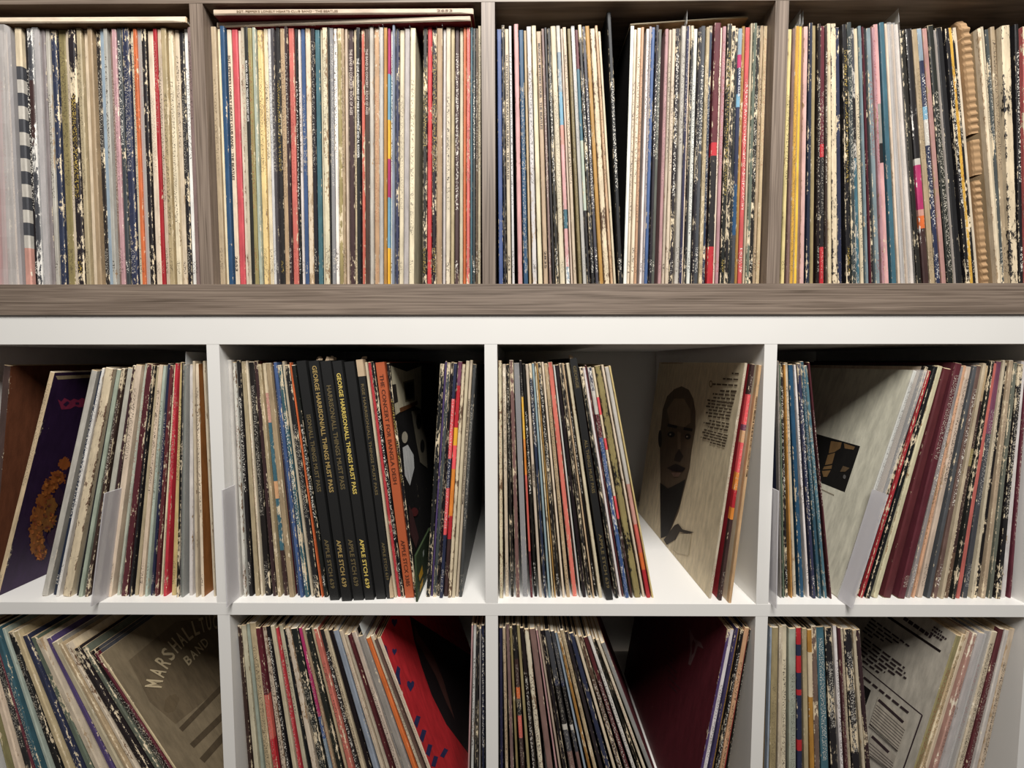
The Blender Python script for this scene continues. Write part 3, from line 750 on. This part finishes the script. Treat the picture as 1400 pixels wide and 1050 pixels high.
        P = [((120, 92, 92), [(942, 858), (946, 866), (950, 874), (958, 878), (962, 887), (954, 883), (950, 896), (944, 910), (941, 908), (944, 890), (943, 872)]),
             ((92, 34, 42), [(948, 874), (951, 880), (949, 892), (946, 896), (946, 880)])]
        art(o, d, -1, P)
        art(o, d, -1, text_lines(905, 846, 1.2, 10, 16, 16, 10, [1, .7, .9, .8], 1.2, (70, 48, 52)), 'printed_text')
    elif c == 'textcover':
        ink = (58, 44, 48)
        P = [((34, 24, 24), bar(1214, 843, 1286, 891, 3.4)), (ink, bar(1160, 895, 1261, 978, 1.6)), (ink, bar(1261, 978, 1235, 1052, 2)),
             ((26, 22, 22), [(1178, 934), (1191, 944), (1184, 964), (1176, 958)])]
        P += text_lines(1236, 845, 8, -1, 38, 26, 1, [1], 5, ink) + text_lines(1277, 857, -2, 4, 20, 13, 3, [.6, 1, .8], 2.4, ink)
        P += text_lines(1192, 846, -3, 4, 52, 38, 5, [1, .8, .7, .5, .3], 2.2, ink) + text_lines(1182, 872, -2, 5, 62, 46, 6, [.9, .95, 1, .8, .6, .5], 2.2, ink)
        P += text_lines(1182, 926, -2, 4, 63, 50, 1, [1], 2.6, ink)
        P += [((188, 178, 162), [(1202, 952), (1241, 987), (1229, 1027), (1190, 990)]), ((182, 172, 158), [(1192, 1003), (1226, 1034), (1220, 1055), (1186, 1030)])]
        for k in range(9):
            P.append((ink, bar(1199 - k * 1.3, 964 + k * 3.6, 1238 - k * 1.3, 999 + k * 3.6, .9)))
        P.append((ink, bar(1202, 957, 1236, 988, 4))); P.append((ink, bar(1193, 1007, 1216, 1029, 4)))
        for k in range(5):
            P.append((ink, bar(1190 - k * 1.0, 1016 + k * 4, 1222, 1044 + k * 4, .9)))
        art(o, d, -1, P)

# choose the largest 300 sleeves as individuals
LIMIT = 300
for d in RECS:
    if d['cv']: d['area'] += 1e6
    if d['tx']: d['area'] += 1e5
order = sorted(RECS, key=lambda d: -d['area'])
for i, d in enumerate(order): d['own'] = i < LIMIT
# labels
bylab = {}
for bay in BAY:
    L = sorted([d for d in RECS if d['bay'] == bay], key=lambda d: d['px'])
    for i, d in enumerate(L):
        nb = [name_of(L[j]).replace(', ', '-').replace(' and ', '-') for j in (i - 1, i + 1) if 0 <= j < len(L)]
        d['nb'] = ('between %s and %s ones' % tuple(nb)) if len(nb) == 2 else 'beside a %s one' % nb[0]
        wearw = 'frayed' if '*' in d['fl'] else 'worn' if '+' in d['fl'] else 'clean'
        tk = 'thin' if d['t'] < 0.38 else 'thick' if d['t'] > 0.7 else ''
        pl = 'plastic-wrapped' if ('P' in d['fl'] or '^' in d['fl']) else ''
        nm = name_of(d)
        d['cands'] = []
        for adj in ((pl,), (pl, wearw), (pl, tk), (pl, wearw, tk)):
            a = ' '.join(x for x in adj if x)
            s = ' '.join(('%s %s sleeve %s %s' % (a, nm, d['nb'], BAY[bay])).split())
            d['cands'].append(s)
    for lvl in range(4):
        cnt = {}
        for d in L: cnt[d['cands'][lvl]] = cnt.get(d['cands'][lvl], 0) + 1
        for d in L:
            if 'label' not in d and (cnt[d['cands'][lvl]] == 1 or lvl == 3): d['label'] = d['cands'][lvl]
def clip(s, n=16):
    w = s.split()
    return ' '.join(w[:n])
SPINE = {}
def sleeve_obj(name, mb, ms, mi_, inner):
    if not inner: mb.add(mi_, Matrix.Identity(4))
    o = mb.obj(name, M_SLEEVE)
    SPINE[o.name] = ms.obj('spine', M_SLEEVE, o)
    if inner: mi_.obj('inner_sleeve', M_SLEEVE, o)
    return o
rest = MB()
for d in RECS:
    cover = lin(COVER_COL[d['cv']]) if d['cv'] else None
    mb, ms, mi_ = record_mb(d, cover)
    if not d['own']:
        for q in (mb, ms, mi_): rest.add(q, place_matrix(d))
        continue
    o = sleeve_obj('record_sleeve', mb, ms, mi_, d['bay'][0] == 'B')
    o.matrix_world = place_matrix(d)
    tag(o, NICE[d['cv']] if d['cv'] else clip(d['label']), 'record', 'records ' + BAY[d['bay']])
    if d['tx']:
        for s, f0, f1, rgb in TEXTS[d['tx']]: spine_text(o, d, s, f0, f1, rgb)
    if d['sp'] == 'culture': spine_text(o, d, 'CULTURE CLUB', .15, .26, (232, 232, 236), .5)
    if 'P' in d['fl'] or '^' in d['fl'] or d['cv'] == 'whitecover': plastic_child(o, d, '^' in d['fl'], d['cv'] == 'whitecover')
    if d['cv']: cover_art(o, d)
ro = rest.obj('record_sleeves_packed', M_SLEEVE)
tag(ro, 'thin record sleeves packed between the wider ones throughout the cubbies', 'records', kind='stuff')
print('RECORDS', len(RECS))

# ---------------------------------------------------------------- box sets
def lean_from(bay, xt0, xt1, xb0, xb1, rec, H):
    R0 = ROW[bay[0]]; fz = R0['fl']; out = []
    for a, b in ((xt0, xb0), (xt1, xb1)):
        p0 = on_plane_y(a, R0['yt'], rec * CM) / CM; p1 = on_plane_y(b, R0['yb'], rec * CM) / CM
        s = (p0.x - p1.x) / (p0.z - p1.z); th = math.atan(s)
        out.append((p1.x + s * (fz - p1.z), p1.x + s * (fz + H * math.cos(th) - p1.z)))
    xb = (out[0][0] + out[1][0]) / 2; xt = (out[0][1] + out[1][1]) / 2
    th = math.asin((xt - xb) / H)
    t = min(out[1][0] - out[0][0], out[1][1] - out[0][1]) * math.cos(th) * 0.97
    return dict(xb=xb, th=th, t=t, H=H, rec=rec, fz=fz, seed=random.random())
def box_set(bay, xs, rec, H, mat, label, texts, rgb, group=None, torn=None):
    d = lean_from(bay, *xs, rec, H)
    e = empty('box_set', (0, 0, 0)); e.matrix_world = place_matrix(d)
    h = d['t'] * CM / 2; Hm = H * CM
    b = MB(); b.box((-h, 0, 0), (h, .316, Hm))
    body = b.obj('box_body', mat, e); bevel(body, 0.0022, 3)
    for s, f0, f1 in texts:
        hg = 2 * h * .46
        place_text(body, s, (-hg / 2, -0.0003, Hm * (1 - f0)), (0, 0, -1), (1, 0, 0), Hm * (f1 - f0), hg, rgb, 'spine_lettering')
    if torn:
        rr = random.Random(int(xs[0]))
        for k in range(torn):
            mb = MB(); x0 = rr.uniform(-h, h * .2); w = rr.uniform(.003, .007); y0 = rr.uniform(.001, .02)
            z0 = Hm - .0005; zz = rr.uniform(.002, .006)
            top = [(x0, y0, z0), (x0 + w, y0 + .002, z0), (x0 + w * .9, y0 + .006, z0 + zz), (x0 + w * .3, y0 + .004, z0 + zz * 1.2)]
            mb.poly(top, (1, 1, 1)); mb.poly([(p[0], p[1] + .0012, p[2]) for p in top][::-1], (1, 1, 1))
            for q in range(4):
                a_, b_ = top[q], top[(q + 1) % 4]
                mb.poly([a_, (a_[0], a_[1] + .0012, a_[2]), (b_[0], b_[1] + .0012, b_[2]), b_], (1, 1, 1))
            mb.obj('torn_flap', M_TORN, e)
    tag(e, label, 'box set', group)
    return e
GH = 'GEORGE HARRISON/ALL THINGS MUST PASS'
AP = 'APPLE STCH 639'
gold = (176, 150, 92); dim = (112, 98, 66); bright = (226, 200, 104)
G = 'black box sets in the cubby with the orange box'
box_set('M2', (406, 420, 450.5, 463), 0.6, 31.7, M_BLACKBOX, 'black box set with half its gilt title rubbed away', [('ISON/ALL THINGS MUST PASS', .22, .54), (AP, .74, .95)], dim, G)
box_set('M2', (423, 437.5, 466.5, 480), 0.4, 31.7, M_BLACKBOX, 'black box set with full gilt title and a paper chip', [(GH, .02, .54), (AP, .74, .94)], gold, G, 3)
box_set('M2', (439.3, 453.5, 482.5, 496.5), 0.6, 31.7, M_BLACKBOX, 'black box set with faded gilt title and torn paper at its top', [('HARRISON/ALL THINGS MUST PASS', .10, .53), (AP, .74, .94)], dim, G, 4)
box_set('M2', (455.6, 468.5, 497.5, 512), 0.7, 31.7, M_BLACKBOX, 'black box set with the brightest yellow gilt title', [(GH, .05, .55), (AP, .74, .95)], bright, G)
box_set('M2', (471, 486, 514, 527), 0.9, 31.6, M_BLACKBOX, 'plain black box set without any title on its spine', [], gold, G)
bx = box_set('M2', (488.5, 497.5, 528.5, 537.5), 1.0, 31.9, M_BLACKBOX, 'black box set with worn tan top corner beside cream sleeve', [('RGE HARRISON/ALL THINGS MUST PASS', .10, .56), (AP, .76, .92)], dim, G, 2)
mb = MB(); mb.box((-.0042, -.0004, .297), (.0042, .012, .3186)); q = mb.obj('torn_corner', M_TORN, bx)
mb = MB(); mb.poly([(.000, -.0004, .001), (.0048, -.0004, .001), (.0046, -.0004, .030), (.001, -.0004, .018)], (1, 1, 1)); mb.poly([(.0046, -.0004, .001), (.0047, .01, .001), (.0047, .01, .03), (.0046, -.0004, .030)], (1, 1, 1)); mb.obj('torn_corner', M_TORN, bx)
box_set('M3', (781, 791, 827, 839), 0.8, 32.2, M_BLACKBOX, 'black box set with dim gilt title and torn top beside patterned sleeves', [('GEORGE', .03, .12), ('ALL THINGS MUST PASS', .33, .55), (AP, .72, .95)], dim, None, 4)
box_set('M2', (513, 528, 554, 566), 1.2, 31.5, M_ORANGEBOX, 'orange box set with dark lettering down its spine', [('THE CONCERT FOR BANGLA DESH', .05, .51), ('APPLE STCX 3385', .75, .95)], (84, 40, 24), None)

# ---------------------------------------------------------------- flat-lying sleeves
def flat_sleeve(x0px, ypx, z, t, key, rec, tilt, yaw, label, cover=None, texts=(), wear='', group=None, H=31.4):
    d = dict(bay='T1', ch=key, fl=wear, sp=None, tx=1, cv=None, t=t, H=H, seed=random.random(), xb=0, th=0, rec=0, fz=0)
    o = sleeve_obj('flat_record_sleeve', *record_mb(d, cover), False)
    x0 = on_plane_y(x0px, ypx, rec * CM).x
    o.matrix_world = Matrix.Translation((x0, rec * CM, (z + t / 2) * CM)) @ Matrix.Rotation(yaw, 4, 'Z') @ Matrix.Rotation(math.pi / 2 - tilt, 4, 'Y')
    for s, a, b, rgb in texts:
        hg = t * CM * .42
        place_text(SPINE.get(o.name, o), s, (hg / 2, -0.0003, .314 * a), (0, 0, 1), (-1, 0, 0), .314 * (b - a), hg, rgb, 'spine_lettering')
    return tag(o, label, 'record', group)
ztop = zd1 + 31.56
flat_sleeve(-97, 28, ztop, 0.70, 'c', 0.2, 0, 0, 'lone cream record sleeve lying flat on top of the upright ones', cover=lin((120, 92, 66)))
flat_sleeve(296, 24, ztop, 0.62, 'c', 1.0, 0, -0.026, 'lower of two flat sleeves, deep red underneath', cover=lin((120, 22, 34)))
flat_sleeve(292, 24, ztop + 0.66, 0.66, 'c', 0.0, 0.0, 0, 'upper of two flat sleeves, with printed cream spine', cover=lin((120, 22, 34)),
            texts=(("SGT. PEPPER'S LONELY HEARTS CLUB BAND \u00b7 THE BEATLES", .09, .48, (120, 96, 70)), ('2653', .86, .92, (120, 96, 70))))
flat_sleeve(862, 40, ztop + .12, 0.22, 't', 1.15, 0.06, 0, 'tan card sleeve lying tilted behind plastic tips over upright records', cover=lin((150, 118, 84)), H=14.5)

# ---------------------------------------------------------------- corrugated cardboard
d = lean_from('T4', 1317, 1329.5, 1346, 1357.5, 0.5, 32.3)
mb = MB(); h = d['t'] * CM / 2; Hh = .323
n = 220
cutz = lambda z: 0.0 if abs(z - .182) < .0035 or abs(z - .133) < .003 else 1.0
prev = None
for i in range(n + 1):
    z = Hh * i / n
    y = (.0006 + .0003 * math.sin(z * 70)) * math.sin(z / .0084 * 2 * math.pi) + .0012
    hw = h * (1 - .05 * math.sin(z * 90)) * (0.9 if z > .3 else 1)
    if z < .133: hw *= .78; y += .002
    if z > .31: y += (z - .31) * .5
    row = [(-h, .09, z), (-hw, y + .0022, z), (-hw * .8, y, z), (hw * .8, y, z), (hw, y + .0022, z), (h, .09, z)]
    if prev and cutz(z):
        for k in range(5): mb.poly([prev[k], prev[k + 1], row[k + 1], row[k]], (1, 1, 1))
    prev = row
o = mb.obj('corrugated_cardboard', M_CARDB); o.matrix_world = place_matrix(d)
tag(o, 'torn strip of brown corrugated cardboard wedged between upright sleeves', 'cardboard')

# ---------------------------------------------------------------- frosted plastic shelf dividers
def frost(bay, xt, xb, H, label, dep=2.6):
    fz = zf1; rec = -1.0
    p1 = on_plane_y(xb, 829, rec * CM) / CM; p0 = on_plane_y(xt, 668, rec * CM) / CM
    th = math.atan((p0.x - p1.x) / (p0.z - p1.z))
    mb = MB(); mb.box((-.0007, 0, 0), (.0007, dep * CM, H * CM))
    o = mb.obj('plastic_divider', M_FROST)
    x = p1.x + math.tan(th) * (fz + .05 - p1.z)
    o.matrix_world = Matrix.Translation((x * CM, rec * CM, (fz + .07 + .07 * abs(math.sin(th))) * CM)) @ Matrix.Rotation(th, 4, 'Y')
    tag(o, label, 'divider', 'frosted half-height plastic dividers')
frost('M1', 144, 124.5, 15.0, 'frosted plastic divider leaning among cream sleeves near the purple cover', 2.3)
frost('M2', 303.5, 310.5, 15.2, 'frosted plastic divider beside grey sleeve in the cubby with orange box')
frost('M4', 1064.5, 1061.5, 15.2, 'frosted plastic divider upright beside black and yellow sleeves near blue ones')
frost('M4', 1217, 1166, 15.2, 'frosted plastic divider leaning in front of the off-white picture cover', 2.2)

# milky plastic bag round the first sleeves
zz0 = zd1 + .06
a = on_plane_y(-20, 40, .3 * CM); b_ = on_plane_y(18, 40, .9 * CM); c_ = on_plane_y(-12, 380, .3 * CM); e_ = on_plane_y(34.2, 380, .9 * CM)
mb = MB()
L_, R_ = (lambda z: c_.x + (a.x - c_.x) * (z - zz0 * CM) / .314), (lambda z: e_.x + (b_.x - e_.x) * (z - zz0 * CM) / .314)
for i in range(16):
    z0 = zz0 * CM + .3135 * i / 16; z1 = zz0 * CM + .3135 * (i + 1) / 16
    y0 = .0015 + .0008 * math.sin(i * 1.7); y1 = .0015 + .0008 * math.sin((i + 1) * 1.7)
    mb.poly([(L_(z0), y0, z0), (R_(z0) - .003, y0, z0), (R_(z1) - .003, y1, z1), (L_(z1), y1, z1)], (1, 1, 1))
    mb.poly([(R_(z0) - .003, y0, z0), (R_(z0), .006, z0), (R_(z1), .006, z1), (R_(z1) - .003, y1, z1)], (1, 1, 1))
    mb.poly([(R_(z0), .006, z0), (R_(z0), .31, z0), (R_(z1), .31, z1), (R_(z1), .006, z1)], (1, 1, 1))
o = mb.obj('plastic_bag', M_MILKY)
tag(o, 'milky plastic bag wrapped round pale sleeves under the lone flat sleeve', 'plastic bag')

# small green booklet at the foot of the collage sleeve
p = on_plane_y(569.5, 829, 0.1 * CM)
mb = MB(); mb.box((-.0012, 0, 0), (.0012, .09, .062), lin((52, 66, 42)))
mb.poly([(.00126, .012, .006), (.00126, .030, .006), (.00126, .034, .014), (.00126, .016, .014)], lin((224, 170, 50)))
mb.poly([(.00126, .014, .020), (.00126, .034, .020), (.00126, .030, .034), (.00126, .010, .030)], lin((224, 170, 50)))
mb.poly([(.00126, .036, .042), (.00126, .044, .042), (.00126, .044, .050), (.00126, .036, .050)], lin((190, 200, 190)))
o = mb.obj('green_booklet', M_PRINT)
o.matrix_world = Matrix.Translation((p.x, 0.003, (zf1 + .03) * CM)) @ Matrix.Rotation(-.02, 4, 'Y')
tag(o, 'small green booklet with yellow shapes at the foot of the collage sleeve', 'booklet')

# brown leather-look album leaning behind the purple sleeve
d = dict(bay='M1', ch='d', fl='', sp=None, tx=1, cv=None, t=.9, H=31.3, seed=.37, rec=2.2, fz=zf1, xb=-78.7, th=math.radians(8.5))
o = sleeve_obj('leather_album', *record_mb(d, lin((112, 66, 44))), False); o.matrix_world = place_matrix(d)
tag(o, 'dark brown leather-look album leaning next to the purple sleeve', 'album')
